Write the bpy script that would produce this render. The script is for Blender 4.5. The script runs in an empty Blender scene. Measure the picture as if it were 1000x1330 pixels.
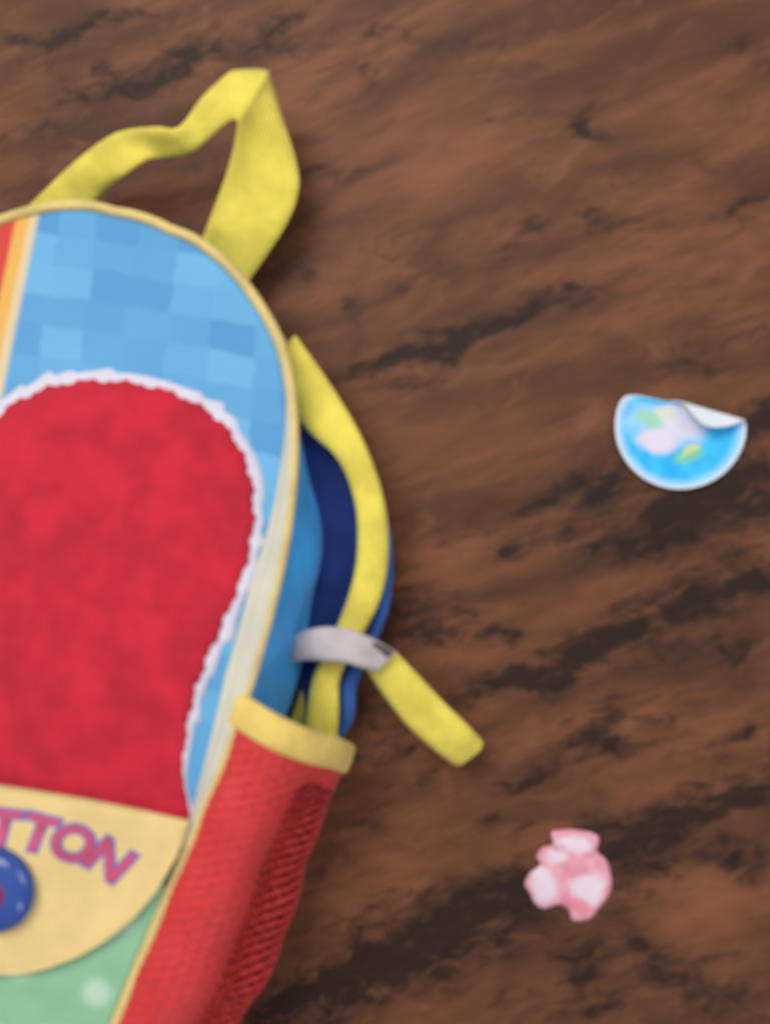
import bpy, math, random
import numpy as np
from mathutils import Vector, Matrix

random.seed(4)
rng = np.random.default_rng(7)
scene = bpy.context.scene
C = scene.collection

# ------------------------------------------------------------------ camera
W_PX, H_PX = 1000.0, 1330.0
VFOV = math.radians(50)
TILT = math.radians(8)
CAM = Vector((0.06, 0.0, 0.465))
F_PX = (H_PX / 2) / math.tan(VFOV / 2)
cam_data = bpy.data.cameras.new('camera')
cam = bpy.data.objects.new('camera', cam_data)
C.objects.link(cam)
cam.location = CAM
cam.rotation_euler = (0, TILT, 0)
cam_data.sensor_fit = 'VERTICAL'
cam_data.sensor_height = 24
cam_data.lens = 12 / math.tan(VFOV / 2)
cam_data.clip_start = 0.01
cam_data.clip_end = 50
cam_data.dof.use_dof = True          # the phone missed its focus: everything is a little soft
cam_data.dof.focus_distance = 0.95
cam_data.dof.aperture_fstop = 5.2
scene.camera = cam
scene.render.resolution_x, scene.render.resolution_y = 769, 1024
CAM_ROT = cam.rotation_euler.to_matrix()

# ------------------------------------------------------------------ light
world = bpy.data.worlds.new('World')
scene.world = world
world.use_nodes = True
bg = world.node_tree.nodes['Background']
bg.inputs[0].default_value = (0.93, 0.95, 1.0, 1)
bg.inputs[1].default_value = 0.36


def area(name, loc, target, sx, sy, power, col):
    d = bpy.data.lights.new(name, 'AREA')
    d.shape = 'RECTANGLE'; d.size = sx; d.size_y = sy
    d.energy = power; d.color = col
    o = bpy.data.objects.new(name, d); C.objects.link(o)
    o.location = loc
    o.rotation_euler = (Vector(target) - Vector(loc)).to_track_quat('-Z', 'Y').to_euler()
    return o


area('window_light', (-0.45, 0.85, 1.6), (-0.05, 0.0, 0.0), 1.2, 0.9, 28, (1.0, 0.95, 0.92))
area('side_fill_light', (1.2, 0.35, 1.2), (-0.05, 0.0, 0.0), 0.8, 0.8, 9, (0.96, 0.97, 1.0))  # fill added on the right to brighten the gusset
area('glint_strip_light', (0.6, -1.2, 1.2), (-0.1, -0.12, 0.0), 0.10, 0.7, 4.0, (0.95, 0.97, 1.0))  # strip added for the button's streak glint, standing in for a low window

scene.view_settings.view_transform = 'Standard'
scene.view_settings.look = 'None'
scene.view_settings.exposure = -0.12
scene.view_settings.gamma = 1.0
scene.view_settings.use_curve_mapping = False


# ------------------------------------------------------------------ helpers
def P(px, py, z):
    """photo pixel -> the point at height z that it looks at"""
    d = CAM_ROT @ Vector(((px - W_PX / 2) / F_PX, -(py - H_PX / 2) / F_PX, -1.0))
    t = (z - CAM.z) / d.z
    return CAM + d * t


def curve(pts, n, closed=False):
    """Catmull-Rom through points (any dimension), n samples"""
    p = np.array(pts, float)
    m = len(p)
    out = []
    seg = m if closed else m - 1
    for i in range(n):
        t = i / (n if closed else n - 1) * seg
        k = min(int(t), seg - 1); f = t - k
        if closed:
            a, b, c, d = p[(k - 1) % m], p[k % m], p[(k + 1) % m], p[(k + 2) % m]
        else:
            a = p[k - 1] if k > 0 else 2 * p[0] - p[1]
            b, c = p[k], p[k + 1]
            d = p[k + 2] if k + 2 < m else 2 * p[-1] - p[-2]
        out.append(0.5 * ((2 * b) + (c - a) * f + (2 * a - 5 * b + 4 * c - d) * f * f + (3 * b - a - 3 * c + d) * f ** 3))
    return np.array(out)


def obj(name, verts, faces, mat, parent=None, smooth=True):
    me = bpy.data.meshes.new(name)
    me.from_pydata([tuple(v) for v in verts], [], faces)
    me.validate()
    if smooth:
        me.polygons.foreach_set('use_smooth', [True] * len(me.polygons))
    if mat is not None:
        for m in (mat if isinstance(mat, (list, tuple)) else [mat]):
            me.materials.append(m)
    me.update()
    o = bpy.data.objects.new(name, me); C.objects.link(o)
    if parent is not None:
        o.parent = parent
    return o


def grid_faces(nr, nc, wrap=False, off=0, flip=False):
    f = []
    for i in range(nr - 1):
        for j in range(nc if wrap else nc - 1):
            a = off + i * nc + j; b = off + i * nc + (j + 1) % nc
            c = off + (i + 1) * nc + (j + 1) % nc; d = off + (i + 1) * nc + j
            f.append((a, d, c, b) if flip else (a, b, c, d))
    return f


def tube(name, pts, ra, rb, mat, parent, closed=True, seg=10):
    """sweep an ellipse along pts: ra sideways, rb up"""
    p = np.array(pts, float); n = len(p)
    ra = np.broadcast_to(np.array(ra, float), (n,)); rb = np.broadcast_to(np.array(rb, float), (n,))
    vs = []
    for i in range(n):
        if closed:
            t = p[(i + 1) % n] - p[i - 1]
        else:
            t = p[min(i + 1, n - 1)] - p[max(i - 1, 0)]
        t = t / (np.linalg.norm(t) + 1e-12)
        s = np.cross(t, (0, 0, 1)); s /= (np.linalg.norm(s) + 1e-12)
        up = np.cross(s, t)
        for k in range(seg):
            a = 2 * math.pi * k / seg
            vs.append(p[i] + s * ra[i] * math.cos(a) + up * rb[i] * math.sin(a))
    fs = grid_faces(n, seg, wrap=True)
    if closed:
        for k in range(seg):
            fs.append(((n - 1) * seg + k, (n - 1) * seg + (k + 1) % seg, (k + 1) % seg, k))
    else:
        fs.append(tuple(range(seg))[::-1]); fs.append(tuple((n - 1) * seg + k for k in range(seg)))
    return obj(name, vs, fs, mat, parent)


# ------------------------------------------------------------------ materials
def new_mat(name):
    m = bpy.data.materials.new(name); m.use_nodes = True
    nt = m.node_tree
    return m, nt, nt.nodes, nt.links, nt.nodes['Principled BSDF']


def mix(nt, fac, a, b, blend='MIX'):
    n = nt.nodes.new('ShaderNodeMix'); n.data_type = 'RGBA'; n.blend_type = blend
    for sock, v in ((n.inputs[0], fac), (n.inputs[6], a), (n.inputs[7], b)):
        if isinstance(v, bpy.types.NodeSocket):
            nt.links.new(v, sock)
        elif isinstance(v, (int, float)):
            sock.default_value = v
        else:
            sock.default_value = (*v, 1)
    return n.outputs[2]


def math_n(nt, op, a, b=None, c=None):
    n = nt.nodes.new('ShaderNodeMath'); n.operation = op
    for i, v in enumerate((a, b, c)):
        if v is None:
            continue
        if isinstance(v, bpy.types.NodeSocket):
            nt.links.new(v, n.inputs[i])
        else:
            n.inputs[i].default_value = v
    return n.outputs[0]


def smooth_n(nt, v, lo, hi, a=0.0, b=1.0):
    n = nt.nodes.new('ShaderNodeMapRange'); n.interpolation_type = 'SMOOTHSTEP'
    nt.links.new(v, n.inputs[0])
    for i, x in enumerate((lo, hi, a, b)):
        n.inputs[i + 1].default_value = x
    return n.outputs[0]


def noise_n(nt, vec, scale, detail=3, rough=0.5, dist=0.0):
    n = nt.nodes.new('ShaderNodeTexNoise')
    if vec is not None:
        nt.links.new(vec, n.inputs['Vector'])
    n.inputs['Scale'].default_value = scale; n.inputs['Detail'].default_value = detail
    n.inputs['Roughness'].default_value = rough; n.inputs['Distortion'].default_value = dist
    return n


def coord(nt, which='Object'):
    return nt.nodes.new('ShaderNodeTexCoord').outputs[which]


def mapping(nt, vec, rot=(0, 0, 0), scale=(1, 1, 1), loc=(0, 0, 0)):
    n = nt.nodes.new('ShaderNodeMapping')
    nt.links.new(vec, n.inputs[0])
    n.inputs['Location'].default_value = loc; n.inputs['Rotation'].default_value = rot; n.inputs['Scale'].default_value = scale
    return n.outputs[0]


def weave_bump(nt, bsdf, strength=0.25, scale=900, wrinkle=0.4):
    v = coord(nt)
    w1 = nt.nodes.new('ShaderNodeTexWave'); w1.bands_direction = 'X'; w1.inputs['Scale'].default_value = scale; w1.inputs['Distortion'].default_value = 1.0
    w2 = nt.nodes.new('ShaderNodeTexWave'); w2.bands_direction = 'Y'; w2.inputs['Scale'].default_value = scale; w2.inputs['Distortion'].default_value = 1.0
    nt.links.new(v, w1.inputs[0]); nt.links.new(v, w2.inputs[0])
    h = math_n(nt, 'ADD', w1.outputs['Fac'], w2.outputs['Fac'])
    b = nt.nodes.new('ShaderNodeBump'); b.inputs['Strength'].default_value = strength; b.inputs['Distance'].default_value = 0.0004
    nt.links.new(h, b.inputs['Height'])
    nz = noise_n(nt, v, 45, 3, 0.5)
    b2 = nt.nodes.new('ShaderNodeBump'); b2.inputs['Strength'].default_value = wrinkle; b2.inputs['Distance'].default_value = 0.004
    nt.links.new(nz.outputs['Fac'], b2.inputs['Height']); nt.links.new(b.outputs[0], b2.inputs['Normal'])
    nt.links.new(b2.outputs[0], bsdf.inputs['Normal'])


def fabric(name, col, rough=0.75, var=0.14, weave=0.25, wrinkle=0.4, sheen=0.15, scale=900):
    m, nt, N, L, b = new_mat(name)
    nz = noise_n(nt, coord(nt), 60, 4, 0.55)
    f = smooth_n(nt, nz.outputs['Fac'], 0.3, 0.7)
    L.new(mix(nt, f, tuple(c * (1 - var) for c in col), tuple(min(1, c * (1 + var)) for c in col)), b.inputs['Base Color'])
    b.inputs['Roughness'].default_value = rough
    b.inputs['Sheen Weight'].default_value = sheen
    b.inputs['Specular IOR Level'].default_value = 0.3
    weave_bump(nt, b, weave, scale, wrinkle)
    return m


M_yellow = fabric('yellow_webbing', (0.82, 0.68, 0.095), scale=260, weave=0.5)
M_trim = fabric('pale_yellow_piping', (0.72, 0.55, 0.20), 0.6)
M_cuff = fabric('golden_elastic', (0.80, 0.58, 0.15))
M_blue = fabric('bright_blue_nylon', (0.035, 0.36, 0.86), 0.5, wrinkle=0.7)
M_navy = fabric('navy_padding', (0.008, 0.03, 0.17), 0.8)
M_royal = fabric('royal_blue_binding', (0.03, 0.12, 0.42), 0.7)
M_flap = fabric('buttery_yellow_cloth', (0.80, 0.60, 0.25), 0.8, var=0.06, wrinkle=0.2)
M_red_print = fabric('red_plush_print', (0.53, 0.012, 0.034), 0.8, var=0.16, wrinkle=0.3)
M_white_print = fabric('white_print', (0.72, 0.70, 0.80), 0.8, var=0.04)
M_strap_white = fabric('greyish_white_webbing', (0.52, 0.47, 0.47), 0.6, wrinkle=0.8)
M_opening_shade = fabric('dark_opening_shade', (0.10, 0.075, 0.07), 0.7)
M_letter_red = fabric('red_lettering', (0.62, 0.08, 0.16), 0.7)
M_letter_blue = fabric('blue_lettering', (0.14, 0.18, 0.55), 0.7)

# ------------------------------------------------------------------ the setting: wooden floor
# wood figure, plus the bag's shade painted in beside the strap: dark knots and streaks where the photograph shows them, (px, py, length, width, angle, strength)
STREAKS_AND_SHADE = [
    (110, 42, 250, 22, 10, .75), (180, 98, 250, 34, 14, .95), (345, 48, 150, 26, 16, .55), (60, 175, 160, 22, 8, .35),
    (30, 90, 120, 14, 8, .3), (420, 60, 130, 20, 12, .35), (500, 48, 80, 40, 0, .35), (610, 60, 160, 18, 10, .3),
    (757, 160, 62, 26, -42, .95), (980, 82, 70, 26, -20, .5), (475, 95, 60, 30, -30, .4), (620, 148, 180, 14, 5, .3),
    (610, 432, 380, 20, 19.5, 1.0), (505, 478, 200, 18, 20, .7), (540, 500, 120, 10, 12, .5), (970, 277, 110, 14, 12, .7),
    (430, 225, 150, 22, 8, .45), (500, 320, 130, 34, 15, .3), (690, 300, 60, 26, 20, .4), (800, 290, 90, 30, 10, .4),
    (460, 400, 40, 22, -30, .55), (515, 385, 40, 22, -40, .5), (405, 352, 40, 24, -30, .5), (780, 285, 40, 30, 0, .4),
    (590, 350, 60, 22, -35, .3), (660, 325, 50, 22, -20, .3),
    (950, 440, 160, 20, 15, .4), (870, 495, 110, 18, 14, .4), (985, 548, 110, 44, 20, .95), (930, 470, 80, 14, 10, .3),
    (775, 625, 150, 40, 22, .8), (920, 660, 190, 56, 17, 1.0), (860, 690, 120, 36, 10, .7), (990, 620, 90, 50, 20, .9),
    (700, 655, 60, 20, 10, .5), (672, 722, 42, 34, -50, .85), (810, 712, 170, 50, 18, .6), (735, 700, 60, 28, 20, .5),
    (620, 690, 90, 16, 20, .3), (590, 690, 60, 20, 0, .3),
    (890, 785, 70, 44, 5, .95), (965, 757, 120, 44, 18, .95), (815, 822, 90, 42, 15, .9), (745, 855, 160, 36, 22, .95),
    (680, 885, 120, 36, 20, .9), (650, 818, 46, 26, -30, .7), (600, 790, 50, 40, -30, .4), (952, 850, 50, 40, -45, .85),
    (560, 820, 120, 40, 10, .5), (530, 770, 70, 80, 40, .35), (860, 855, 90, 24, 20, .5),  # the two next to the strap paint in the bag's shade
    (600, 905, 160, 18, 20, .5), (769, 945, 90, 40, 10, .8), (858, 945, 70, 30, 20, .6), (685, 1004, 120, 26, 22, .8),
    (480, 990, 150, 14, 22, .55), (560, 1010, 140, 12, 22, .4), (640, 1068, 60, 20, 15, .5), (480, 1060, 120, 22, 22, .35),
    (895, 1050, 200, 50, 22, 1.0), (812, 1108, 90, 64, 40, 1.0), (965, 1030, 90, 30, 15, .8), (690, 1150, 160, 50, 24, 1.0),
    (600, 1200, 220, 66, 24, 1.0), (500, 1260, 220, 60, 24, 1.0), (390, 1300, 180, 60, 22, .95), (455, 1190, 140, 20, 22, .5),
    (755, 1255, 70, 50, -20, .75), (830, 1235, 60, 90, 40, .65), (890, 1260, 140, 30, 20, .5), (930, 1300, 120, 40, 10, .6),
    (970, 1130, 60, 50, 20, .7), (900, 1120, 120, 20, 20, .5), (770, 1310, 110, 26, 20, .6), (660, 1300, 100, 18, 22, .4),
    (400, 1150, 90, 20, 40, .4), (960, 960, 110, 24, 20, .5), (555, 940, 80, 20, 20, .4), (470, 930, 60, 40, 20, .4),
    (250, 200, 120, 30, 15, .3), (540, 1090, 90, 14, 22, .3), (705, 1075, 110, 12, 24, .35),
]
RUDDY = [(585, 215, 130, 60, 15, .9), (640, 170, 120, 40, 10, .4), (915, 1182, 130, 44, 12, 1.0), (500, 1292, 60, 30, 10, .8),
         (450, 45, 160, 40, 10, .4), (540, 165, 130, 40, 12, .5), (460, 330, 120, 60, 10, .4), (700, 560, 220, 30, 15, .4),
         (600, 710, 120, 24, 10, .5), (780, 780, 180, 26, 20, .7), (860, 1010, 220, 22, 22, .6), (650, 1030, 140, 24, 20, .4),
         (900, 130, 120, 60, 10, .4), (560, 560, 220, 70, 12, .4), (830, 1010, 120, 30, 22, .5), (620, 870, 130, 26, 20, .4)]


def value_noise(x, y, seed):
    r = np.random.default_rng(seed).random((64, 64))
    xi = np.floor(x).astype(int); yi = np.floor(y).astype(int)
    fx = x - xi; fy = y - yi
    fx = fx * fx * (3 - 2 * fx); fy = fy * fy * (3 - 2 * fy)
    g = lambda a, b: r[a % 64, b % 64]
    return (g(xi, yi) * (1 - fx) + g(xi + 1, yi) * fx) * (1 - fy) + (g(xi, yi + 1) * (1 - fx) + g(xi + 1, yi + 1) * fx) * fy


def axis_samples(lo, hi, step, far):
    mid = np.arange(lo, hi + step / 2, step)
    out = [hi]; s = step
    while out[-1] < far:
        s *= 1.35; out.append(out[-1] + s)
    left = [lo - (h - hi) for h in out[1:]][::-1]
    return np.concatenate([left, mid, np.array(out[1:])])


def make_floor():
    xs = axis_samples(-0.30, 0.34, 0.0016, 2.5)
    ys = axis_samples(-0.30, 0.30, 0.0016, 2.5)
    X, Y = np.meshgrid(xs, ys)
    nr, nc = X.shape
    # warp so that streak edges wander along the grain
    wx = X + 0.010 * (value_noise(X * 60 + 9, Y * 60 + 9, 1) - .5) + 0.005 * (value_noise(X * 150 + 9, Y * 190 + 9, 2) - .5)
    wy = Y + 0.011 * (value_noise(X * 45 + 31, Y * 75 + 31, 3) - .5) + 0.005 * (value_noise(X * 120 + 9, Y * 260 + 9, 4) - .5)
    scale = 1.0 / (np.array(P(600, 665, 0)) - np.array(P(500, 665, 0)))[0] * 100   # px per metre

    def spots(lst):
        tot = np.zeros_like(X)
        for px, py, ln, wd, ang, st in lst:
            c = P(px, py, 0); a = math.radians(ang)
            dx = wx - c.x; dy = wy - c.y
            u = (dx * math.cos(a) + dy * math.sin(a)) / (ln / scale * 0.5)
            v = (-dx * math.sin(a) + dy * math.cos(a)) / (wd / scale * 0.62)
            g = st * np.exp(-(np.abs(u) ** 2.2 + np.abs(v) ** 1.7) * 0.95)
            tot = 1 - (1 - tot) * (1 - g)
        return tot
    dark = spots(STREAKS_AND_SHADE); ruddy = spots(RUDDY)
    verts = np.stack([X.ravel(), Y.ravel(), np.zeros(X.size)], 1)
    me = bpy.data.meshes.new('wooden_floor')
    idx = np.arange(nr * nc).reshape(nr, nc)
    q = np.stack([idx[:-1, :-1], idx[:-1, 1:], idx[1:, 1:], idx[1:, :-1]], -1).reshape(-1, 4)
    me.vertices.add(len(verts)); me.vertices.foreach_set('co', verts.ravel())
    me.loops.add(q.size); me.loops.foreach_set('vertex_index', q.ravel())
    me.polygons.add(len(q)); me.polygons.foreach_set('loop_start', np.arange(0, q.size, 4)); me.polygons.foreach_set('loop_total', np.full(len(q), 4))
    me.update(calc_edges=True)
    for nm, arr in (('dark_figure_and_shade', dark), ('ruddy_figure', ruddy)):
        at = me.attributes.new(nm, 'FLOAT', 'POINT'); at.data.foreach_set('value', arr.ravel().astype(np.float32))
    o = bpy.data.objects.new('wooden_floor', me); C.objects.link(o)
    o['kind'] = 'structure'
    o['label'] = 'dark brown wooden floor with streaky knotted grain'
    # material
    m, nt, N, L, b = new_mat('rustic_brown_wood')
    v = coord(nt)
    drift = noise_n(nt, v, 3.5, 2)
    vd = N.new('ShaderNodeVectorMath'); vd.operation = 'MULTIPLY_ADD'
    L.new(drift.outputs['Color'], vd.inputs[0]); vd.inputs[1].default_value = (0.03, 0.03, 0); L.new(v, vd.inputs[2])
    vr = mapping(nt, vd.outputs[0], rot=(0, 0, math.radians(-19)))
    vg = mapping(nt, vr, scale=(1, 4.5, 1))
    n1 = noise_n(nt, vg, 9, 5, 0.55, 0.6)
    n2 = noise_n(nt, vg, 38, 6, 0.6, 0.4)
    vf = mapping(nt, vr, scale=(1, 16, 1))
    n3 = noise_n(nt, vf, 70, 4, 0.6)
    n4 = noise_n(nt, mapping(nt, vr, scale=(1, 2.2, 1)), 30, 5, 0.6, 1.0)
    n5 = noise_n(nt, mapping(nt, vr, scale=(1, 2.0, 1), loc=(3, 1, 0)), 85, 5, 0.65, 0.8)
    base = mix(nt, smooth_n(nt, n1.outputs['Fac'], 0.32, 0.68), (0.092, 0.036, 0.0165), (0.215, 0.080, 0.037))
    base = mix(nt, smooth_n(nt, n2.outputs['Fac'], 0.42, 0.72, 0, 0.6), base, (0.080, 0.034, 0.018))
    base = mix(nt, smooth_n(nt, n4.outputs['Fac'], 0.50, 0.70, 0, 0.55), base, (0.060, 0.026, 0.014))
    base = mix(nt, smooth_n(nt, n4.outputs['Fac'], 0.47, 0.27, 0, 0.5), base, (0.265, 0.104, 0.052))
    base = mix(nt, smooth_n(nt, n3.outputs['Fac'], 0.35, 0.75, 0, 0.3), base, (0.065, 0.029, 0.017))
    at2 = N.new('ShaderNodeAttribute'); at2.attribute_name = 'ruddy_figure'
    base = mix(nt, math_n(nt, 'MULTIPLY', at2.outputs['Fac'], 0.62), base, (0.255, 0.090, 0.046))
    at1 = N.new('ShaderNodeAttribute'); at1.attribute_name = 'dark_figure_and_shade'
    # the dark figure breaks up into rough flecks along its edges
    edge = math_n(nt, 'ADD', at1.outputs['Fac'], math_n(nt, 'MULTIPLY', math_n(nt, 'SUBTRACT', n5.outputs['Fac'], 0.5), 2.6))
    rag = math_n(nt, 'ADD', math_n(nt, 'MULTIPLY', smooth_n(nt, edge, 0.05, 1.0), math_n(nt, 'MULTIPLY', smooth_n(nt, at1.outputs['Fac'], 0.0, 0.30), 0.85)), math_n(nt, 'MULTIPLY', at1.outputs['Fac'], 0.30))
    rag = math_n(nt, 'MINIMUM', rag, 1.0)
    base = mix(nt, math_n(nt, 'MULTIPLY', rag, 0.93), base, (0.019, 0.0108, 0.0085))
    L.new(base, b.inputs['Base Color'])
    b.inputs['Roughness'].default_value = 0.48
    b.inputs['Specular IOR Level'].default_value = 0.15
    bp = N.new('ShaderNodeBump'); bp.inputs['Strength'].default_value = 0.3; bp.inputs['Distance'].default_value = 0.0008
    h = math_n(nt, 'SUBTRACT', n3.outputs['Fac'], math_n(nt, 'MULTIPLY', rag, 0.8))
    L.new(h, bp.inputs['Height']); L.new(bp.outputs[0], b.inputs['Normal'])
    me.materials.append(m)
    return o


make_floor()

# ------------------------------------------------------------------ the backpack
bag = bpy.data.objects.new('backpack', None)
C.objects.link(bag)
bag['label'] = "child's bright blue backpack with red mesh side pocket and yellow carry loop"
bag['category'] = 'backpack'

ORG = P(190, 275, 0.036); ORG.z = 0
LOW = P(190 - 0.36 * 900, 275 + 0.93 * 900, 0.07); LOW.z = 0
dirv = (LOW - ORG).normalized()            # from the top of the bag to its foot
ANG = math.atan2(-dirv.y, -dirv.x) - math.pi / 2
bag.location = ORG
bag.rotation_euler = (0, 0, ANG)
M_inv = (Matrix.Translation(ORG) @ Matrix.Rotation(ANG, 4, 'Z')).inverted()


def loc(px, py, z):
    """pixel at height z -> bag coordinates (x right, y up the bag, so v = -y runs down it)"""
    return M_inv @ P(px, py, z)


ZTOP, ZMID = 0.036, 0.072


def z_edge(v):
    t = min(max(v / 0.20, 0), 1); t = t * t * (3 - 2 * t)
    return ZTOP + (ZMID - ZTOP) * t


# right-hand edge of the front panel, traced from the photograph
EDGE_PX = [(222, 300), (252, 312), (286, 337), (313, 365), (337, 398), (360, 440), (374, 490), (380, 560), (376, 640), (366, 710),
           (348, 790), (326, 870), (300, 950), (270, 1030), (238, 1110), (205, 1190), (172, 1270), (148, 1330)]
uv = []
for px, py in EDGE_PX:
    z = 0.05
    for _ in range(8):
        q = loc(px, py, z); z = z_edge(-q.y)
    uv.append((q.x, -q.y))
vl = uv[-1][1]; ul = uv[-1][0]
v_first = uv[0][1]
HALF = [(0.0, v_first - 0.0012), (uv[0][0] * 0.5, v_first - 0.0009)] + uv + [(ul * 0.985, vl + 0.018), (ul * 0.92, vl + 0.034), (ul * 0.76, vl + 0.046), (ul * 0.4, vl + 0.0515), (0, vl + 0.0525)]
half = curve(HALF, 140)
half[:, 0] = np.maximum(half[:, 0], 0)
V0, V1 = half[0, 1], half[-1, 1]
order = np.maximum.accumulate(half[:, 1])


def wid(v):
    return float(np.interp(v, order, half[:, 0]))


def H(u, v):
    """height of the front panel"""
    w = max(wid(v), 1e-4)
    s = min(abs(u) / w, 1)
    k = (1 - math.exp(-max(v - V0, 0) / 0.035)) * (1 - math.exp(-max(V1 - v, 0) / 0.03))
    dome = 0.010 * (1 - s ** 2.4) * k
    crease = 0.0016 * math.sin(u * 38 + 1.3) * math.sin(v * 27 + 0.6) * k * (1 - s ** 4)
    return z_edge(v) + dome + crease


def on_panel(px, py, dz=0.0):
    z = 0.06
    for _ in range(10):
        q = loc(px, py, z); z = H(q.x, -q.y) + dz
    return (q.x, q.y, z)


# outline loop (right side down, left side up)
loop_uv = [tuple(p) for p in half] + [(-p[0], p[1]) for p in half[::-1][1:-1]]
NL = len(loop_uv)
lp = np.array([(u, -v) for u, v in loop_uv])
nrm = np.zeros_like(lp)
for i in range(NL):
    t = lp[(i + 2) % NL] - lp[i - 2]
    t /= np.linalg.norm(t)
    nrm[i] = (-t[1], t[0])
    if np.dot(nrm[i], lp[i] - np.array((0, -(V0 + V1) / 2))) < 0:
        nrm[i] *= -1

# --- printed blue front panel
def mat_panel():
    m, nt, N, L, b = new_mat('blue_tile_print')
    v = coord(nt)
    vm = mapping(nt, v, rot=(0, 0, math.radians(-14)), scale=(1 / 0.0170, 1 / 0.0125, 0))
    nz = noise_n(nt, v, 70, 2)
    wob = N.new('ShaderNodeVectorMath'); wob.operation = 'MULTIPLY_ADD'
    L.new(nz.outputs['Color'], wob.inputs[0]); wob.inputs[1].default_value = (0.35, 0.35, 0); L.new(vm, wob.inputs[2])
    fl = N.new('ShaderNodeVectorMath'); fl.operation = 'FLOOR'; L.new(wob.outputs[0], fl.inputs[0])
    wn = N.new('ShaderNodeTexWhiteNoise'); wn.noise_dimensions = '3D'; L.new(fl.outputs[0], wn.inputs[0])
    ch = N.new('ShaderNodeTexChecker'); ch.inputs['Scale'].default_value = 1.0; L.new(fl.outputs[0], ch.inputs['Vector'])
    tone = math_n(nt, 'ADD', math_n(nt, 'MULTIPLY', wn.outputs[0], 0.7), math_n(nt, 'MULTIPLY', noise_n(nt, v, 25, 2).outputs['Fac'], 0.3))
    col = mix(nt, tone, (0.065, 0.265, 0.55), (0.15, 0.45, 0.72))
    # red, orange and cream stripe running off towards the other shoulder
    a = on_panel(52, 275); c = on_panel(6, 500)
    dx, dy = c[0] - a[0], c[1] - a[1]; ln = math.hypot(dx, dy)
    nx, ny = -dy / ln, dx / ln
    if nx > 0:
        nx, ny = -nx, -ny            # points to the red side
    sep = N.new('ShaderNodeSeparateXYZ'); L.new(v, sep.inputs[0])
    d = math_n(nt, 'ADD', math_n(nt, 'MULTIPLY', math_n(nt, 'SUBTRACT', sep.outputs[0], a[0]), nx),
               math_n(nt, 'MULTIPLY', math_n(nt, 'SUBTRACT', sep.outputs[1], a[1]), ny))
    col = mix(nt, smooth_n(nt, d, -0.0015, 0.0015), col, (0.70, 0.56, 0.33))
    col = mix(nt, smooth_n(nt, d, 0.0030, 0.0050), col, (0.76, 0.42, 0.09))
    col = mix(nt, smooth_n(nt, d, 0.0085, 0.0110), col, (0.62, 0.05, 0.04))
    L.new(col, b.inputs['Base Color'])
    b.inputs['Roughness'].default_value = 0.6
    b.inputs['Specular IOR Level'].default_value = 0.35
    weave_bump(nt, b, 0.15, 900, 0.35)
    return m


def panel_grid(v0, v1, inset, dz, nr, nc, edge_drop=0.0):
    vs = []
    for i in range(nr):
        t = i / (nr - 1)
        v = v0 + (v1 - v0) * (0.5 - 0.5 * math.cos(math.pi * t))
        w = max(wid(v) - inset, 0.0)
        for j in range(nc):
            s = math.sin((j / (nc - 1) * 2 - 1) * math.pi / 2)
            e = edge_drop if (abs(s) > 0.999 or i in (0, nr - 1)) else 0
            vs.append((s * w, -v, H(s * w, v) + dz - e))
    return vs, grid_faces(nr, nc, flip=True)


vs, fs = panel_grid(V0 + 1e-4, V1 - 1e-4, 0.0, 0.0, 110, 60)
front = obj('front_panel', vs, fs, mat_panel(), bag)

# --- gusset: the fabric wall between front and back
LEV = 14
vs = []
side = []
for i, (u, v) in enumerate(loop_uv):
    t = min(max((v - 0.035) / 0.085, 0), 1); t = t * t * (3 - 2 * t)
    side.append(-0.009 * (1 - t) + 0.009 * t)
for k in range(LEV):
    f = k / (LEV - 1)
    for i, (u, v) in enumerate(loop_uv):
        zt = z_edge(v) - 0.001
        z = zt * (1 - f) + 0.006 * f
        o = side[i] * (f ** 0.8) + 0.0025 * math.sin(math.pi * f) * max(side[i] / 0.009, 0)
        wr = 0.0014 * math.sin(v * 95 + 5 * f + (1 if u > 0 else 2)) * math.sin(math.pi * f) * (side[i] / 0.009)
        p = lp[i] + nrm[i] * (o + wr)
        vs.append((p[0], p[1], z))
gus = obj('side_gusset', vs, grid_faces(LEV, NL, wrap=True), M_blue, bag)
base = [vs[(LEV - 1) * NL + i] for i in range(NL)]
# --- back panel lying on the floor
c0 = (0, -(V0 + V1) / 2)
bvs = [(x, y, 0.006) for x, y, z in base] + [(x * 0.97, c0[1] + (y - c0[1]) * 0.98, 0.001) for x, y, z in base]
bf = grid_faces(2, NL, wrap=True) + [tuple(NL + i for i in range(NL))[::-1]]
obj('back_panel', bvs, bf, M_royal, bag)
# --- piping round the front and round the back
pip = []
ra = []
for i, (u, v) in enumerate(loop_uv):
    p = lp[i] + nrm[i] * 0.0004
    pip.append((p[0], p[1], z_edge(v) + 0.0006))
    t = min(max((v - 0.03) / 0.08, 0), 1)
    t2 = min(max((0.235 - v) / 0.05, 0), 1)
    ra.append(0.0022 + 0.0006 * t * t2)
tube('front_piping', pip, ra, 0.0024, M_trim, bag)


def mat_tape():
    return fabric('cream_zip_tape', (0.62, 0.60, 0.48), 0.7, var=0.05)


tube('back_piping', [(x + 0.0050 * nrm[i][0], y + 0.0050 * nrm[i][1], 0.0130) for i, (x, y, z) in enumerate(base)], 0.0034, 0.0034, M_yellow, bag)
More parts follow.
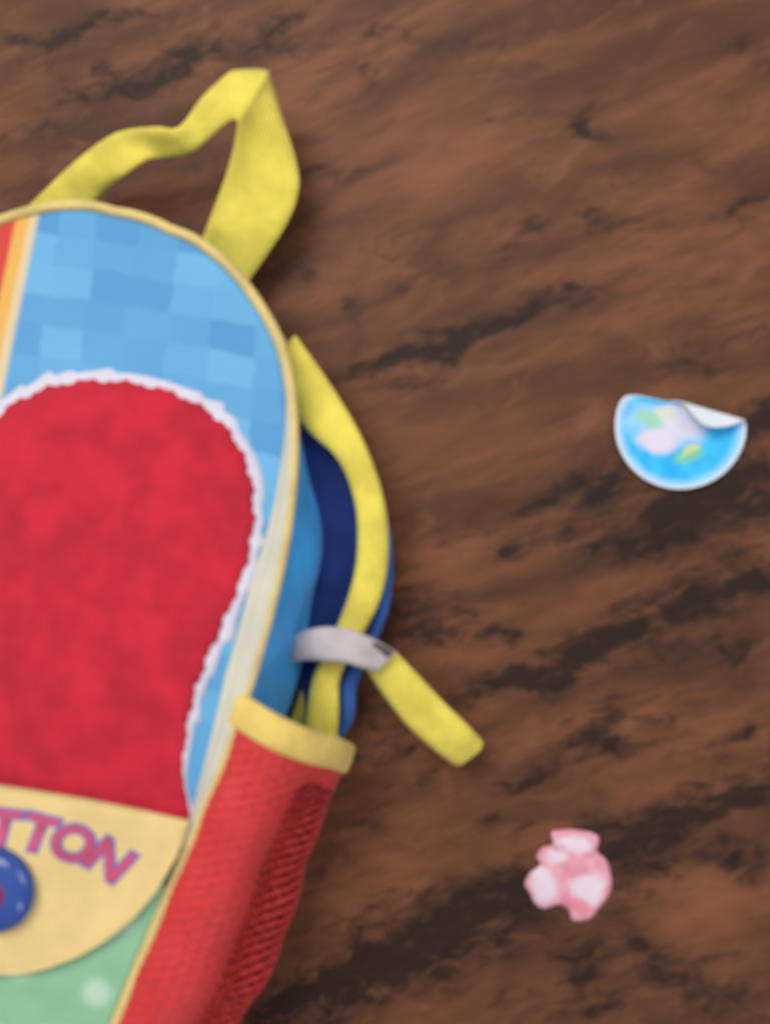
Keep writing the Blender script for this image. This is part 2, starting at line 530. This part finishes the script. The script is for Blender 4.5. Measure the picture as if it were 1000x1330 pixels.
# cream zip tape just inside the piping along the flank
for sgn in (1, -1):
    vs = []
    n = 90
    for i in range(n):
        v = 0.040 + (0.232 - 0.040) * i / (n - 1)
        w = wid(v)
        taper = min(1, min(i / 40, (n - 1 - i) / 34))
        for k in range(9):
            g = k / 8
            u = w + 0.0030 * taper - g * (0.0008 + 0.0104 * taper)
            z = H(min(u, w), v) + 0.0004 + 0.0030 * math.sin(math.pi * min(g * 1.15 + 0.10, 1)) ** 0.7
            vs.append((sgn * u, -v, z))
    obj('zip_tape', vs, grid_faces(n, 9, flip=(sgn > 0)), bpy.data.materials.get('cream_zip_tape') or mat_tape(), bag)

# --- printed patch: plain red plush-like shape with a scalloped white rim (no figure on it)
CEN = (120, 770)
PATCH = [(235, 1075), (237, 1000), (246, 930), (264, 868), (294, 800), (322, 725), (330, 655), (318, 595), (284, 545), (225, 510),
         (150, 495), (75, 500), (10, 530), (-45, 590), (-75, 680), (-80, 780), (-78, 900), (-70, 1000), (-62, 1075), (90, 1090)]


def patch_mesh(name, pts, dz, mat, parent, scal=0.0, rings=14):
    bd = curve(pts, 220, closed=True)
    out = []
    for i, p in enumerate(bd):
        d = p - np.array(CEN); L_ = np.linalg.norm(d)
        ext = 0
        if scal:
            ph = ((i + 5 * math.sin(i * 0.21)) / 220 * 25) % 1
            ext = scal * (0.70 + 0.75 * (1 - ph) * (0.65 + 0.35 * math.sin(i * 0.37)))
        else:
            ext = 2.2 * math.sin(i * 0.83) + 1.8 * math.sin(i * 2.1 + 1)
        out.append(np.array(CEN) + d * (1 + ext / L_))
    n = len(out); vs = []; fs = []
    for k in range(1, rings + 1):
        for p in out:
            q = np.array(CEN) + (p - np.array(CEN)) * (k / rings)
            vs.append(on_panel(q[0], q[1], dz))
    for p in out:
        q = np.array(CEN) + (p - np.array(CEN)) * 1.002
        vs.append(on_panel(q[0], q[1], -0.0005))
    fs = grid_faces(rings + 1, n, wrap=True, flip=True)
    fs = [f[::-1] for f in fs]
    vs.append(on_panel(CEN[0], CEN[1], dz))
    for i in range(n):
        fs.append((len(vs) - 1, (i + 1) % n, i))
    return obj(name, vs, fs, mat, parent)


patch_mesh('patch_rim', PATCH, 0.0006, M_white_print, front, scal=15)
patch_mesh('red_patch', PATCH, 0.0013, M_red_print, front)

# --- green lower pocket with pale dots
def mat_green():
    m, nt, N, L, b = new_mat('green_dotted_cloth')
    v = coord(nt)
    a = on_panel(130, 1285)
    vm = mapping(nt, v, scale=(1 / 0.030, 1 / 0.030, 0), loc=(-a[0] / 0.030 + 0.5, -a[1] / 0.030 + 0.5, 0))
    fr = N.new('ShaderNodeVectorMath'); fr.operation = 'FRACTION'; L.new(vm, fr.inputs[0])
    ds = N.new('ShaderNodeVectorMath'); ds.operation = 'DISTANCE'; L.new(fr.outputs[0], ds.inputs[0]); ds.inputs[1].default_value = (0.5, 0.5, 0)
    dot = smooth_n(nt, ds.outputs['Value'], 0.26, 0.08)
    nz = noise_n(nt, v, 50, 3)
    col = mix(nt, nz.outputs['Fac'], (0.20, 0.44, 0.24), (0.30, 0.58, 0.36))
    col = mix(nt, math_n(nt, 'MULTIPLY', dot, 0.55), col, (0.66, 0.78, 0.66))
    L.new(col, b.inputs['Base Color']); b.inputs['Roughness'].default_value = 0.65
    weave_bump(nt, b, 0.15, 900, 0.3)
    return m


vP = -on_panel(0, 1075)[1]
vs, fs = panel_grid(vP, V1 - 0.004, 0.0012, 0.0028, 60, 50, edge_drop=0.003)
obj('lower_pocket', vs, fs, mat_green(), bag)

# --- buttery flap with lettering and a round button
TOPE = [on_panel(x, y) for x, y in ((0, 1014), (60, 1023), (120, 1033), (190, 1047), (252, 1061))]
BOTE = [on_panel(x, y) for x, y in ((0, 1256), (35, 1256), (70, 1249), (110, 1234), (150, 1211), (185, 1182), (212, 1150), (236, 1108), (250, 1075))]
tu = [p[0] for p in TOPE]; tv = [-p[1] for p in TOPE]
bu = [p[0] for p in BOTE]; bv = [-p[1] for p in BOTE]
UM = max(tu[-1], max(bu)) - 0.0005
for k in range(1, len(bu)):
    bu[k] = max(bu[k], bu[k - 1] + 1e-4)
tu = [0.0] + tu; tv = [tv[0] + 0.003] + tv
bu = [0.0, bu[0] * 0.5] + bu; bv = [bv[0] + 0.007, bv[0] + 0.005] + bv
FL_DZ = 0.0058


def flap_z(u, v):
    return H(u, v) + FL_DZ


NU, NV = 90, 30
vs = []
us = [UM * math.sin((j / (NU - 1) * 2 - 1) * math.pi / 2) for j in range(NU)]
for layer in (0, 1):
    for i in range(NV):
        for j in range(NU):
            u = us[j]; a = abs(u)
            v0 = float(np.interp(a, tu, tv)); v1 = float(np.interp(a, bu, bv))
            v1 = max(v1, v0 + 0.0005)
            f = i / (NV - 1)
            v = v0 + (v1 - v0) * f
            e = min(f, 1 - f, (1 - a / UM) * 3)
            rnd = 0.0009 * max(0, 1 - e / 0.05) ** 2
            lift = 0.0020 * max(0, (f - 0.45) / 0.55) ** 2 * (1 if a > 0 else 1)
            z = flap_z(u, v) + lift + (-rnd if layer == 0 else -0.0022 + rnd)
            vs.append((u, -v, z))
fs = grid_faces(NV, NU, flip=True) + grid_faces(NV, NU, off=NV * NU)
bd = [j for j in range(NU)] + [i * NU + NU - 1 for i in range(1, NV)] + [(NV - 1) * NU + j for j in range(NU - 2, -1, -1)] + [i * NU for i in range(NV - 2, 0, -1)]
for k in range(len(bd)):
    a, b_ = bd[k], bd[(k + 1) % len(bd)]
    fs.append((b_, a, a + NV * NU, b_ + NV * NU))
flap = obj('pocket_flap', vs, fs, M_flap, bag)
# row of stitches along the free edge is far below a pixel here; the edge itself carries a thin fold


def flap_top(u, v):
    a = abs(u)
    v0 = float(np.interp(a, tu, tv)); v1 = max(float(np.interp(a, bu, bv)), v0 + 0.0005)
    f = min(max((v - v0) / (v1 - v0), 0), 1)
    return flap_z(u, v) + 0.0020 * max(0, (f - 0.45) / 0.55) ** 2


def on_flap(px, py, dz=0.0):
    z = 0.08
    for _ in range(10):
        q = loc(px, py, z); z = flap_top(q.x, -q.y) + dz
    return (q.x, q.y, z)


def letter(ch, px, py, deg, size):
    for nm, off, mat, dz in (('letter_outline', 0.0013, M_letter_blue, 0.0003), ('letter', 0.0004, M_letter_red, 0.0007)):
        cu = bpy.data.curves.new(nm, 'FONT'); cu.body = ch; cu.size = size; cu.align_x = 'CENTER'; cu.align_y = 'CENTER'
        cu.offset = off; cu.resolution_u = 4; cu.shear = 0.15
        tmp = bpy.data.objects.new(nm, cu); C.objects.link(tmp)
        dg = bpy.context.evaluated_depsgraph_get(); dg.update()
        me = bpy.data.meshes.new_from_object(tmp.evaluated_get(dg))
        bpy.data.objects.remove(tmp)
        ctr = on_flap(px, py)
        a = math.radians(-deg) - ANG
        for vtx in me.vertices:
            x, y = vtx.co.x, vtx.co.y
            X = ctr[0] + x * math.cos(a) - y * math.sin(a); Y = ctr[1] + x * math.sin(a) + y * math.cos(a)
            vtx.co = (X, Y, flap_top(X, -Y) + dz)
        me.materials.clear(); me.materials.append(mat)
        o = bpy.data.objects.new(nm, me); C.objects.link(o); o.parent = flap


for ch, px, py, dg_ in (('T', 2, 1078, 6), ('T', 47, 1084, 14), ('O', 92, 1096, 24), ('N', 139, 1117, 34)):
    letter(ch, px, py, dg_, 0.0192)

# button: a shiny blue disc with a raised rim and a red boss
m, nt, N, L, b = new_mat('glossy_blue_plastic')
L.new(mix(nt, noise_n(nt, coord(nt), 90, 2).outputs['Fac'], (0.022, 0.055, 0.26), (0.045, 0.10, 0.38)), b.inputs['Base Color'])
b.inputs['Roughness'].default_value = 0.16
M_button = m
m, nt, N, L, b = new_mat('dull_red_plastic')
L.new(mix(nt, noise_n(nt, coord(nt), 120, 2).outputs['Fac'], (0.20, 0.012, 0.03), (0.34, 0.02, 0.04)), b.inputs['Base Color'])
b.inputs['Roughness'].default_value = 0.35
M_boss = m
bc = on_flap(-6, 1154)
br = (Vector(on_flap(50, 1154)) - Vector(bc)).length


def lathe(name, prof, center, mat, parent, seg=48):
    vs = []
    for r, z in prof:
        for k in range(seg):
            a = 2 * math.pi * k / seg
            vs.append((center[0] + r * math.cos(a), center[1] + r * math.sin(a), center[2] + z))
    fs = grid_faces(len(prof), seg, wrap=True)
    fs.append(tuple((len(prof) - 1) * seg + k for k in range(seg)))
    return obj(name, vs, fs, mat, parent)


btn = lathe('button', [(br * 0.9, -0.001), (br * .99, 0.0004), (br, 0.0012), (br * .985, 0.0021), (br * .95, 0.0031), (br * .88, 0.0044), (br * .78, 0.0054), (br * .64, 0.0060), (br * .45, 0.0064), (br * .25, 0.0065), (0.0003, 0.0065)], bc, M_button, flap)
lathe('button_boss', [(br * .42, 0.0060), (br * .41, 0.0068), (br * .36, 0.0071), (br * .2, 0.0073), (0.0003, 0.0073)], bc, M_boss, flap)

# --- red mesh side pockets with elastic cuff
def mat_mesh():
    m, nt, N, L, b = new_mat('red_sports_mesh')
    v = coord(nt, 'UV')
    vm = mapping(nt, v, scale=(230, 380, 1))
    vo = N.new('ShaderNodeTexVoronoi'); vo.inputs['Scale'].default_value = 1.0; vo.inputs['Randomness'].default_value = 0.35
    L.new(vm, vo.inputs['Vector'])
    hole = smooth_n(nt, vo.outputs['Distance'], 0.40, 0.15)
    nz = noise_n(nt, coord(nt), 40, 3)
    col = mix(nt, nz.outputs['Fac'], (0.56, 0.016, 0.018), (0.70, 0.030, 0.030))
    col = mix(nt, math_n(nt, 'MULTIPLY', hole, 0.45), col, (0.30, 0.008, 0.008))
    L.new(col, b.inputs['Base Color']); b.inputs['Roughness'].default_value = 0.6
    b.inputs['Sheen Weight'].default_value = 0.2
    bp = N.new('ShaderNodeBump'); bp.inputs['Strength'].default_value = 0.5; bp.inputs['Distance'].default_value = 0.0006; bp.invert = True
    L.new(hole, bp.inputs['Height']); L.new(bp.outputs[0], b.inputs['Normal'])
    return m


M_mesh = mat_mesh()
M_lining = fabric('dark_red_lining', (0.44, 0.013, 0.013), 0.85)
OUT_PX = [(452, 975), (437, 1005), (424, 1055), (404, 1112), (380, 1175), (350, 1240), (320, 1295), (298, 1330)]
ou = []; ov = []
for px, py in OUT_PX:
    q = loc(px, py, 0.026); ou.append(q.x); ov.append(-q.y)
VC = -loc(318, 925, ZMID)[1]                    # where the cuff sits
OUTMAX = 0.052


def bulge(v):
    if v > ov[-1]:
        w = ou[-1] - 0.0
        t = min((v - ov[-1]) / max(V1 - 0.006 - ov[-1], 1e-3), 1)
        return wid(v) + (ou[-1] - wid(ov[-1])) * math.sqrt(max(1 - t * t, 0)) + 0.004
    return float(np.interp(v, ov, ou))


def pocket_point(v, f, extra=0.0):
    """f 0 at the seam on the front edge, 1 at the floor"""
    w = wid(v); o = bulge(v) - w
    a = f * math.pi * 0.78
    zt = z_edge(v) + 0.001
    # quarter round over the shoulder then tucked under
    x = o * (math.sin(a * 0.92 / 1.0) ** 0.85 if f > 0 else 0)
    if a > math.pi / 2:
        x = o * (1 - 0.30 * ((a - math.pi / 2) / (math.pi * 0.28)) ** 2)
    else:
        x = o * math.sin(a) ** 1.05
    z = 0.005 + (zt - 0.005) * (0.5 + 0.5 * math.cos(f * math.pi)) ** 0.85
    hump = 0.006 * math.sin(math.pi * min(f * 2.2, 1))
    return w + x + extra * math.sin(min(a, math.pi / 2)), -v - 0.026 * f ** 1.3, z + hump + extra * math.cos(min(a, math.pi / 2))


NC, NR = 76, 300
for sgn in (1, -1):
    vs = []; uvs = []; lin = []; PH = np.zeros((NR, NC)); ZN = np.zeros((NR, NC))
    vend = V1 - 0.006
    for i in range(NR):
        v = VC + 0.004 + (vend - VC - 0.004) * i / (NR - 1)
        for j in range(NC):
            f = j / (NC - 1)
            zone = math.exp(-((f - 0.50) / 0.17) ** 4) * min(1, max(0, (v - VC - 0.006) / 0.016))
            ph = (v + 0.070 * f) / 0.0046 + 0.12 * math.sin(v * 60) + 0.1 * math.sin(v * 210 + f * 9)
            rid = (0.0016 * zone + 0.00022) * math.sin(ph * 2 * math.pi)
            groove = -0.0060 * math.exp(-((f - 0.42) / 0.09) ** 2) * min(1, max(0, (v - VC - 0.008) / 0.03))
            soft = 0.0012 * math.sin(v * 70 + f * 4) * math.sin(f * math.pi) + 0.0006 * math.sin(v * 190 + 3 * f)
            x, y, z = pocket_point(v, f, rid + groove + soft)
            vs.append((sgn * x, y, z)); uvs.append((f * 0.09, v)); PH[i, j] = ph % 1; ZN[i, j] = zone
            x, y, z = pocket_point(v, f, groove + soft - 0.0045)
            lin.append((sgn * x, y, z))
    fs = []
    for k, q in enumerate(grid_faces(NR, NC, flip=(sgn < 0))):
        i, j = divmod(k, NC - 1)
        open_ = ZN[i, j] > 0.45 and 0.60 < PH[i, j] < 0.90 and (j * 7 + int(PH[i, j] * 3)) % 23 != 0
        if not open_:
            fs.append(q)
    po = obj('mesh_pocket', vs, fs, M_mesh, bag)
    obj('pocket_lining', lin, grid_faces(NR, NC, flip=(sgn < 0)), M_lining, po)
    ul_ = po.data.uv_layers.new(name='UVMap')
    li = np.zeros(len(po.data.loops), dtype=np.int32); po.data.loops.foreach_get('vertex_index', li)
    ul_.data.foreach_set('uv', np.array(uvs, dtype=np.float32)[li].ravel())
    # cuff: thick elastic band, bevelled section
    cv = []
    hw = 0.0062
    sec = [(-hw, 0.0002), (-hw, 0.0016), (-hw * .8, 0.0026), (0, 0.0031), (hw * .8, 0.0026), (hw, 0.0016), (hw, 0.0002), (hw * .7, -0.0014), (-hw * .7, -0.0014)]
    n = 60
    for j in range(n):
        f = -0.015 + 1.0 * j / (n - 1)
        for dv, e in sec:
            x, y, z = pocket_point(VC + dv, max(f, 0), e)
            if f < 0:
                x += f * 0.1
            cv.append((sgn * x, y, z))
    fs = grid_faces(n, len(sec), wrap=True, flip=(sgn > 0))
    fs += [tuple(range(len(sec))), tuple((n - 1) * len(sec) + k for k in range(len(sec)))[::-1]]
    obj('cuff', cv, fs, M_cuff, po)


# --- ribbons
def ribbon(name, A, B, th, mat, parent, n=70, na=9, mirror=False, crown=0.5):
    """band between edge curves A and B, each (px, py, z); th its thickness"""
    def conv(pp):
        return [tuple(loc(x, y, z)) for x, y, z in pp]
    a = curve(conv(A), n); b = curve(conv(B), n)
    vs = []
    ring = 2 * na
    for i in range(n):
        t = (a[min(i + 1, n - 1)] + b[min(i + 1, n - 1)] - a[max(i - 1, 0)] - b[max(i - 1, 0)])
        t /= np.linalg.norm(t) + 1e-12
        ac = b[i] - a[i]
        nn = np.cross(t, ac); nn /= np.linalg.norm(nn) + 1e-12
        if nn[2] < 0:
            nn = -nn
        top = []; bot = []
        for k in range(na):
            s = k / (na - 1)
            prof = (1 - abs(2 * s - 1) ** 5)
            p = a[i] + ac * s
            top.append(p + nn * th * (0.12 + crown * prof)); bot.append(p - nn * th * (0.12 + 0.5 * prof))
        for p in top + bot[::-1]:
            vs.append((-p[0] if mirror else p[0], p[1], p[2]))
    fs = grid_faces(n, ring, wrap=True, flip=mirror)
    fs.append(tuple(range(ring))[::-1]); fs.append(tuple((n - 1) * ring + k for k in range(ring)))
    return obj(name, vs, fs, mat, parent)


# carry loop
OUTER = [(20, 285, .016), (55, 250, .020), (100, 208, .026), (150, 173, .032), (200, 165, .038), (232, 165, .036), (262, 127, .034), (293, 98, .033), (306, 91, .032), (345, 91, .030), (352, 104, .028),
         (366, 150, .024), (384, 205, .020), (388, 245, .020), (372, 292, .020), (330, 356, .016), (300, 400, .014)]
INNER = [(90, 300, .016), (132, 252, .022), (164, 226, .030), (192, 208, .030), (222, 204, .026), (252, 196, .028), (280, 172, .034), (296, 158, .039), (303, 155, .040), (308, 156, .040), (309, 162, .039),
         (305, 186, .034), (295, 222, .028), (281, 262, .024), (268, 296, .024), (256, 326, .018), (235, 365, .014)]
ribbon('carry_loop', OUTER, INNER, 0.0022, M_yellow, bag, n=140)

# shoulder straps (the left one lies mirrored beyond the picture)
for mir in (False, True):
    st = ribbon('shoulder_strap',
                [(345, 465, .014), (372, 520, .014), (380, 600, .014), (385, 700, .014), (385, 800, .014), (388, 870, .014), (395, 925, .014), (392, 950, .012)],
                [(364, 452, .014), (420, 512, .014), (462, 578, .014), (486, 650, .014), (492, 720, .014), (486, 785, .014), (458, 850, .014), (448, 935, .012)],
                0.009, M_navy, bag, mirror=mir)
    ribbon('strap_webbing',
           [(356, 480, .026), (394, 552, .028), (438, 596, .029), (460, 650, .029), (464, 710, .029), (455, 765, .028), (432, 825, .027), (408, 875, .026), (398, 930, .024), (392, 990, .018)],
           [(384, 435, .026), (432, 503, .026), (472, 572, .026), (498, 645, .026), (505, 712, .026), (495, 775, .026), (466, 835, .026), (442, 880, .025), (440, 930, .024), (436, 990, .018)],
           0.0045, M_yellow, st, mirror=mir)
    ribbon('strap_binding',
           [(490, 660, .018), (496, 715, .018), (492, 782, .018), (466, 846, .018), (444, 885, .018), (440, 925, .016), (432, 955, .012)],
           [(497, 660, .014), (507, 717, .014), (503, 784, .014), (482, 846, .014), (464, 888, .014), (460, 930, .012), (446, 955, .010)],
           0.004, M_royal, st, mirror=mir)
    # greyish keeper over the strap with its yellow tail
    kp = ribbon('keeper_tab',
                [(372, 826, .030), (398, 818, .038), (424, 814, .040), (452, 817, .040), (482, 828, .038), (514, 846, .034)],
                [(368, 866, .028), (394, 858, .036), (422, 859, .039), (448, 861, .039), (468, 867, .037), (486, 872, .033)],
                0.0026, M_strap_white, st, mirror=mir)
    ribbon('strap_tail',
           [(474, 866, .026), (500, 905, .024), (530, 943, .021), (562, 972, .017), (588, 992, .010)],
           [(513, 846, .028), (543, 877, .026), (575, 911, .023), (606, 941, .020), (627, 963, .012)],
           0.0062, M_yellow, st, mirror=mir)
    ribbon('tail_opening_shade', [(484, 832, .0375), (498, 838, .0365), (512, 846, .035)], [(478, 837, .0385), (492, 845, .0375), (502, 854, .036)], 0.0015, M_opening_shade, st, n=20, mirror=mir)  # dark sliver standing for the shade inside the tail's open end

# ------------------------------------------------------------------ stickers
def ell(nt, uvs, cx, cy, rx, ry, soft=0.35, ang=0.0):
    vm = mapping(nt, mapping(nt, uvs, loc=(-cx, -cy, 0)), rot=(0, 0, ang), scale=(1, 1, 0))
    vm = mapping(nt, vm, scale=(1 / rx, 1 / ry, 0))
    ln = nt.nodes.new('ShaderNodeVectorMath'); ln.operation = 'LENGTH'; nt.links.new(vm, ln.inputs[0])
    return smooth_n(nt, ln.outputs['Value'], 1 + soft, 1 - soft)


def make_round_sticker():
    c = P(882, 553, 0.0); R = ((P(967, 553, 0) - P(797, 553, 0)).length) / 2
    A = P(835, 514, 0) - c; B = P(975, 548, 0) - c
    d = (B - A).normalized(); nrm_ = Vector((-d.y, d.x, 0))        # towards the curled-up side
    off = A.dot(nrm_)
    rc = 0.0027                                                    # curl radius
    start = off - rc * 0.75
    rings, seg = 40, 120
    flat = [(0, 0)] + [(R * k / rings * math.cos(2 * math.pi * j / seg), R * k / rings * math.sin(2 * math.pi * j / seg)) for k in range(1, rings + 1) for j in range(seg)]

    def bend(x, y, h):
        p = Vector((x, y, 0))
        al = p.dot(d) / R; nn0 = p.dot(nrm_)
        g = min(max((al + 0.35) / 0.8, 0), 1); g = g * g * (3 - 2 * g)
        k0 = off - 0.007
        if nn0 > k0:                                               # rounder, uncurled shoulder on one side
            nn1 = k0 + 0.007 * math.tanh((nn0 - k0) / 0.010)
            p = d * p.dot(d) + nrm_ * (nn1 * (1 - g) + (k0 + (nn0 - k0) * 0.80) * g)
        e = p.dot(nrm_) - start
        along = d * p.dot(d)
        rr = rc * (1.0 - 0.42 * p.dot(d) / R)                      # tighter towards the pointed end
        z0 = 0.0012 + 0.0012 * (p.length / R) ** 3
        if e <= 0:
            return p + Vector((0, 0, z0 + h))
        mx = math.radians(150)
        a = min(e / rr, mx)
        rest = max(e - rr * mx, 0)
        q = nrm_ * (start + rr * math.sin(a) + rest * math.cos(a)) + along
        z = z0 + rr * (1 - math.cos(a)) + rest * math.sin(a)
        nn = -nrm_ * math.sin(a) + Vector((0, 0, math.cos(a)))
        return q + Vector((0, 0, z)) + nn * h
    top = [bend(x, y, 0.00025) for x, y in flat]; bot = [bend(x, y, -0.00025) for x, y in flat]
    n = len(flat)

    def fan(o, flip):
        f = []
        for j in range(seg):
            t = (o, o + 1 + j, o + 1 + (j + 1) % seg); f.append(t[::-1] if flip else t)
        for k in range(rings - 1):
            for j in range(seg):
                a = o + 1 + k * seg + j; b = o + 1 + k * seg + (j + 1) % seg
                q = (a, a + seg, b + seg, b); f.append(q[::-1] if flip else q)
        return f
    m, nt, N, L, b = new_mat('glossy_printed_sticker')
    v = coord(nt, 'UV')
    nz = noise_n(nt, v, 3.2, 3)
    wob = N.new('ShaderNodeVectorMath'); wob.operation = 'MULTIPLY_ADD'
    L.new(nz.outputs['Color'], wob.inputs[0]); wob.inputs[1].default_value = (0.34, 0.34, 0); L.new(v, wob.inputs[2])
    off2 = N.new('ShaderNodeVectorMath'); off2.operation = 'SUBTRACT'; L.new(wob.outputs[0], off2.inputs[0]); off2.inputs[1].default_value = (0.17, 0.17, 0)
    w = off2.outputs[0]
    col = mix(nt, smooth_n(nt, nz.outputs['Fac'], 0.35, 0.65), (0.010, 0.42, 0.84), (0.045, 0.55, 0.90))
    col = mix(nt, math_n(nt, 'MULTIPLY', ell(nt, w, -0.40, 0.14, 0.45, 0.30), 0.45), col, (0.62, 0.78, 0.90))
    col = mix(nt, math_n(nt, 'MULTIPLY', ell(nt, w, 0.08, 0.16, 0.42, 0.42, ang=0.5), 0.95), col, (0.74, 0.70, 0.80))
    col = mix(nt, math_n(nt, 'MULTIPLY', ell(nt, w, -0.36, -0.22, 0.30, 0.20), 0.95), col, (0.76, 0.68, 0.78))
    col = mix(nt, math_n(nt, 'MULTIPLY', ell(nt, w, -0.44, 0.12, 0.22, 0.13, ang=0.4), 0.8), col, (0.34, 0.66, 0.36))
    col = mix(nt, math_n(nt, 'MULTIPLY', ell(nt, w, -0.22, 0.22, 0.16, 0.08, ang=0.4), 0.6), col, (0.66, 0.74, 0.40))
    col = mix(nt, math_n(nt, 'MULTIPLY', ell(nt, w, 0.12, -0.45, 0.25, 0.12, ang=-0.2), 0.8), col, (0.20, 0.60, 0.30))
    col = mix(nt, math_n(nt, 'MULTIPLY', ell(nt, w, 0.16, -0.38, 0.16, 0.06, ang=-0.4), 0.8), col, (0.72, 0.70, 0.22))
    ln = N.new('ShaderNodeVectorMath'); ln.operation = 'LENGTH'; L.new(v, ln.inputs[0])
    col = mix(nt, smooth_n(nt, ln.outputs['Value'], 0.80, 0.97, 0, .8), col, (0.52, 0.70, 0.90))
    col = mix(nt, smooth_n(nt, ln.outputs['Value'], 0.95, 0.985), col, (0.78, 0.78, 0.86))
    L.new(col, b.inputs['Base Color']); b.inputs['Roughness'].default_value = 0.3
    mb, nt, N, L, b = new_mat('sticker_backing')
    L.new(mix(nt, noise_n(nt, coord(nt), 100, 3).outputs['Fac'], (0.66, 0.74, 0.80), (0.78, 0.80, 0.84)), b.inputs['Base Color']); b.inputs['Roughness'].default_value = 0.5
    fs = fan(0, False) + fan(n, True)
    for j in range(seg):
        a = 1 + (rings - 1) * seg + j; b2 = 1 + (rings - 1) * seg + (j + 1) % seg
        fs.append((a, a + n, b2 + n, b2))
    o = obj('round_sticker', top + bot, fs, [m, mb])
    o.location = (c.x, c.y, 0)
    half_n = len(fan(0, False))
    o.data.polygons.foreach_set('material_index', [0 if i < half_n else 1 for i in range(len(o.data.polygons))])
    ul_ = o.data.uv_layers.new(name='UVMap')
    li = np.zeros(len(o.data.loops), dtype=np.int32); o.data.loops.foreach_get('vertex_index', li)
    ul_.data.foreach_set('uv', np.array([(x / R, y / R) for x, y in flat + flat], dtype=np.float32)[li].ravel())
    o['label'] = 'round sky blue sticker with its edge curled over, lying on the wood'
    o['category'] = 'sticker'
    o['group'] = 'stickers loose on the floor'


make_round_sticker()


def make_pink_sticker():
    px = [(715, 1082), (721, 1078), (744, 1077), (768, 1081), (778, 1089), (775, 1105), (788, 1118), (794, 1143), (791, 1161), (780, 1176), (771, 1188),
          (762, 1195), (743, 1195), (738, 1182), (726, 1175), (704, 1180), (693, 1171), (688, 1160), (681, 1148), (687, 1134), (701, 1122), (696, 1112), (704, 1100), (717, 1096)]
    c = P(740, 1138, 0)
    pts = [(P(x, y, 0) - c) for x, y in px]
    bd = curve([(p.x, p.y) for p in pts], 120, closed=True)
    R = 0.018
    rings = 10; vs = [(0, 0, 0.0022)]; flat = [(0, 0)]
    for k in range(1, rings + 1):
        f = k / rings
        for x, y in bd:
            vs.append((x * f, y * f, 0.0006 + 0.0016 * (1 - f ** 5))); flat.append((x * f / R, y * f / R))
    for x, y in bd:
        vs.append((x, y, 0.0001)); flat.append((x / R, y / R))
    n = len(bd)
    fs = [(0, 1 + j, 1 + (j + 1) % n) for j in range(n)]
    for k in range(rings):
        for j in range(n):
            a = 1 + k * n + j; b = 1 + k * n + (j + 1) % n
            fs.append((a, a + n, b + n, b))
    m, nt, N, L, b = new_mat('pink_puffy_print')
    v = coord(nt, 'UV')
    nz = noise_n(nt, v, 3, 3)
    wob = N.new('ShaderNodeVectorMath'); wob.operation = 'MULTIPLY_ADD'
    L.new(nz.outputs['Color'], wob.inputs[0]); wob.inputs[1].default_value = (0.5, 0.5, 0); L.new(v, wob.inputs[2])
    off2 = N.new('ShaderNodeVectorMath'); off2.operation = 'SUBTRACT'; L.new(wob.outputs[0], off2.inputs[0]); off2.inputs[1].default_value = (0.25, 0.25, 0)
    flat_v = v; v = off2.outputs[0]
    col = mix(nt, smooth_n(nt, noise_n(nt, flat_v, 2.2, 2).outputs['Fac'], 0.35, 0.65), (0.70, 0.25, 0.33), (0.78, 0.38, 0.46))
    for cx, cy, rx, ry in ((0.12, 0.80, 0.42, 0.20), (-0.62, -0.22, 0.30, 0.46), (0.42, -0.22, 0.36, 0.34), (-0.30, 0.45, 0.24, 0.16)):
        col = mix(nt, math_n(nt, 'MULTIPLY', ell(nt, v, cx, cy, rx, ry, 0.4), 0.9), col, (0.76, 0.66, 0.74))
    col = mix(nt, math_n(nt, 'MULTIPLY', ell(nt, v, 0.18, -0.62, 0.34, 0.12, ang=0.3), 0.7), col, (0.74, 0.22, 0.28))
    L.new(col, b.inputs['Base Color']); b.inputs['Roughness'].default_value = 0.35
    o = obj('cut_out_sticker', vs, fs, m)
    o.location = (c.x, c.y, 0)
    ul_ = o.data.uv_layers.new(name='UVMap')
    li = np.zeros(len(o.data.loops), dtype=np.int32); o.data.loops.foreach_get('vertex_index', li)
    ul_.data.foreach_set('uv', np.array(flat, dtype=np.float32)[li].ravel())
    o['label'] = 'small pink and white lobed cut-out sticker on a dark streak of wood'
    o['category'] = 'sticker'
    o['group'] = 'stickers loose on the floor'


make_pink_sticker()
